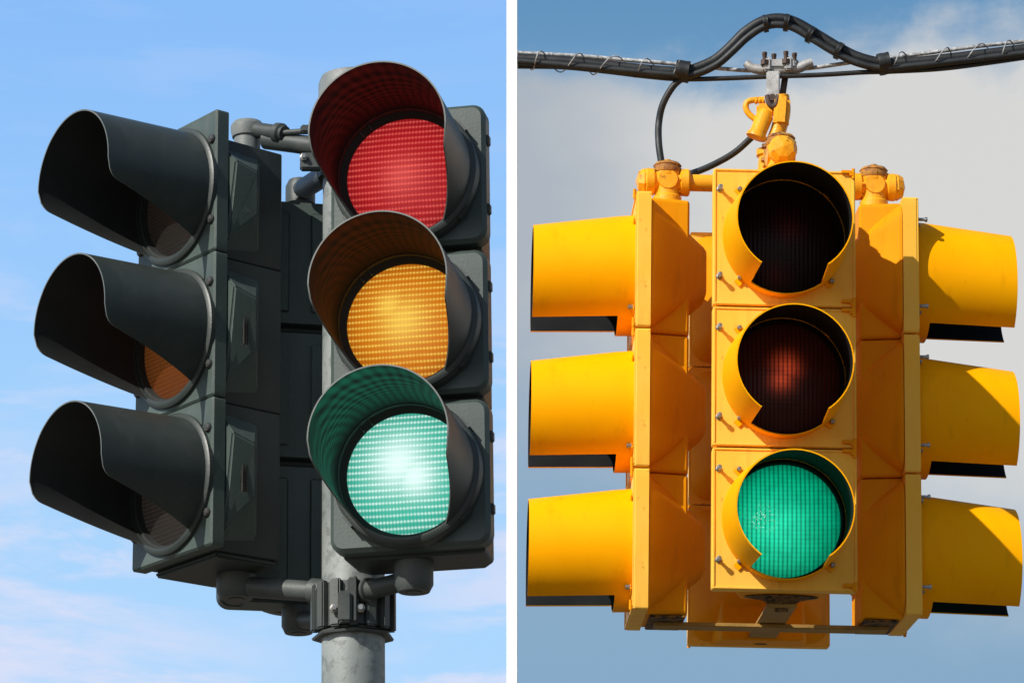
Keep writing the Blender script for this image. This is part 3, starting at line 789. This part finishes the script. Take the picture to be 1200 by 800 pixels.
# ------------------------------------------------------------------ world: daylight sky with cloud
to_sun = (RR.m.to_3x3() @ Vector((-0.58, -0.58, 0.62))).normalized()
az = math.atan2(to_sun.x, to_sun.y); el = math.asin(to_sun.z)
w = bpy.data.worlds.new('World'); S.world = w; w.use_nodes = True
nt = w.node_tree; bg = nt.nodes['Background']; bg.inputs['Strength'].default_value = 0.1
sky = N(nt, 'ShaderNodeTexSky'); sky.sky_type = 'NISHITA'; sky.sun_disc = False
sky.sun_elevation = el; sky.sun_rotation = az % (2 * PI)
tc = N(nt, 'ShaderNodeTexCoord'); d = tc.outputs['Generated']
sp = N(nt, 'ShaderNodeSeparateXYZ'); L(nt, d, sp.inputs[0]); X, Y, Z = sp.outputs
hor = M(nt, 'SQRT', M(nt, 'ADD', M(nt, 'MULTIPLY', X, X), M(nt, 'MULTIPLY', Y, Y)))
elv = M(nt, 'ARCTAN2', Z, hor)
azm = M(nt, 'ARCTAN2', X, M(nt, 'ABSOLUTE', Y))
PE = PITCH
def ramp(v, stops):
    r = N(nt, 'ShaderNodeValToRGB'); cr = r.color_ramp
    while len(cr.elements) > 1: cr.elements.remove(cr.elements[-1])
    for i, (p, c) in enumerate(stops):
        e = cr.elements[0] if i == 0 else cr.elements.new(p)
        e.position = p; e.color = c + (1,)
    L(nt, v, r.inputs[0]); return r.outputs[0]
def lin(r, g, b): return tuple(((c / 255) / 12.92 if c / 255 <= 0.04045 else ((c / 255 + 0.055) / 1.055) ** 2.4) for c in (r, g, b))
v = M(nt, 'ADD', M(nt, 'DIVIDE', M(nt, 'SUBTRACT', elv, PE), 0.2), 0.5)        # 0 = foot of the picture, 1 = top
u = M(nt, 'DIVIDE', azm, 0.15)                                                    # -1 .. 1 across the picture
dn = N(nt, 'ShaderNodeCombineXYZ'); L(nt, azm, dn.inputs[0]); L(nt, elv, dn.inputs[1])
def wnoise(scale, sx, sy, detail, rough, dist=0.0, off=0.0):
    mp = N(nt, 'ShaderNodeMapping'); mp.inputs['Scale'].default_value = (sx, sy, 1); mp.inputs['Location'].default_value = (off, off * 0.7, off)
    L(nt, dn.outputs[0], mp.inputs[0])
    n = N(nt, 'ShaderNodeTexNoise'); n.inputs['Scale'].default_value = scale; n.inputs['Detail'].default_value = detail
    n.inputs['Roughness'].default_value = rough; n.inputs['Distortion'].default_value = dist
    L(nt, mp.outputs[0], n.inputs['Vector']); return n.outputs['Fac']
# left: clear blue paling downwards, thin wisps
lb = ramp(v, [(0.0, lin(174, 216, 255)), (0.35, lin(166, 212, 255)), (0.7, lin(150, 200, 254)), (1.0, lin(138, 190, 250))])
wl = wnoise(22, 0.55, 2.2, 7, 0.6, 0.4, 3.1)
wl2 = wnoise(8, 0.8, 1.6, 3, 0.5, 0.2, 9.0)
lowm = SM(nt, v, 0.75, 0.05)
wisp = M(nt, 'MULTIPLY', M(nt, 'MULTIPLY', SM(nt, wl, 0.42, 0.62), SM(nt, wl2, 0.30, 0.52)), M(nt, 'ADD', 0.12, M(nt, 'MULTIPLY', lowm, 0.95)), clamp=True)
haze = M(nt, 'MULTIPLY', M(nt, 'MULTIPLY', SM(nt, wnoise(13, 0.55, 2.2, 7, 0.62, 0.5, 12.4), 0.42, 0.66), SM(nt, u, -0.25, -0.95)), SM(nt, v, 0.50, 0.12))
wisp = M(nt, 'MAXIMUM', M(nt, 'MULTIPLY', wisp, 0.85), M(nt, 'MULTIPLY', haze, 0.85))
left = MIX(nt, wisp, lb, lin(228, 228, 249))
left = MIX(nt, M(nt, 'MULTIPLY', SM(nt, u, -0.1, -1.0), M(nt, 'MULTIPLY', SM(nt, v, 1.0, 0.6), 0.0)), left, lin(190, 220, 255))
# right: steel blue behind a broad grey-white bank
rb = ramp(v, [(0.0, lin(134, 170, 200)), (0.3, lin(140, 172, 200)), (0.85, lin(112, 158, 196)), (1.0, lin(98, 148, 192))])
n1 = wnoise(7.5, 1.0, 1.3, 6, 0.52, 0.3, 1.7)
n2 = wnoise(26, 1.0, 1.4, 6, 0.6, 0.3, 5.2)
nn = M(nt, 'ADD', M(nt, 'MULTIPLY', M(nt, 'SUBTRACT', n1, 0.5), 0.42), M(nt, 'MULTIPLY', M(nt, 'SUBTRACT', n2, 0.5), 0.16))
vv = M(nt, 'ADD', v, nn)
lowedge = M(nt, 'SUBTRACT', 0.44, M(nt, 'MULTIPLY', u, 0.24))
bank = M(nt, 'MULTIPLY', SM(nt, M(nt, 'SUBTRACT', 1.0, vv), 0.0, 0.12), SM(nt, M(nt, 'SUBTRACT', vv, lowedge), -0.22, 0.22))
ccol = MIX(nt, SM(nt, M(nt, 'ADD', u, M(nt, 'MULTIPLY', nn, 1.2)), 0.02, 0.55), lin(176, 184, 193), lin(219, 218, 215))
right = MIX(nt, M(nt, 'MULTIPLY', bank, 0.97), rb, ccol)
half = SM(nt, azm, -0.0008, 0.0008)
front = MIX(nt, half, left, right)
front10 = MIX(nt, 1.0, front, (10.0, 10.0, 10.0), 'MULTIPLY')
up = SM(nt, elv, -0.04, 0.03)
inframe = M(nt, 'MULTIPLY', SM(nt, Y, -0.2, 0.5), SM(nt, elv, 1.0, 0.5))
nish = sky.outputs[0]
blend = MIX(nt, M(nt, 'MULTIPLY', inframe, 0.97), nish, front10)
full = MIX(nt, up, (1.6, 1.45, 1.25), blend)
L(nt, full, bg.inputs['Color'])

sl = bpy.data.lights.new('sun', 'SUN'); sl.energy = 5.0; sl.angle = R(0.5); sl.color = (1.0, 0.95, 0.87)
so = bpy.data.objects.new('sun', sl); COL.objects.link(so)
so.rotation_euler = to_sun.to_track_quat('Z', 'Y').to_euler(); so.location = (-4, -2, 9)

S.view_settings.view_transform = 'Standard'; S.view_settings.look = 'None'; S.view_settings.exposure = 0
S.render.engine = 'CYCLES'
S.render.resolution_x = 1024; S.render.resolution_y = 682
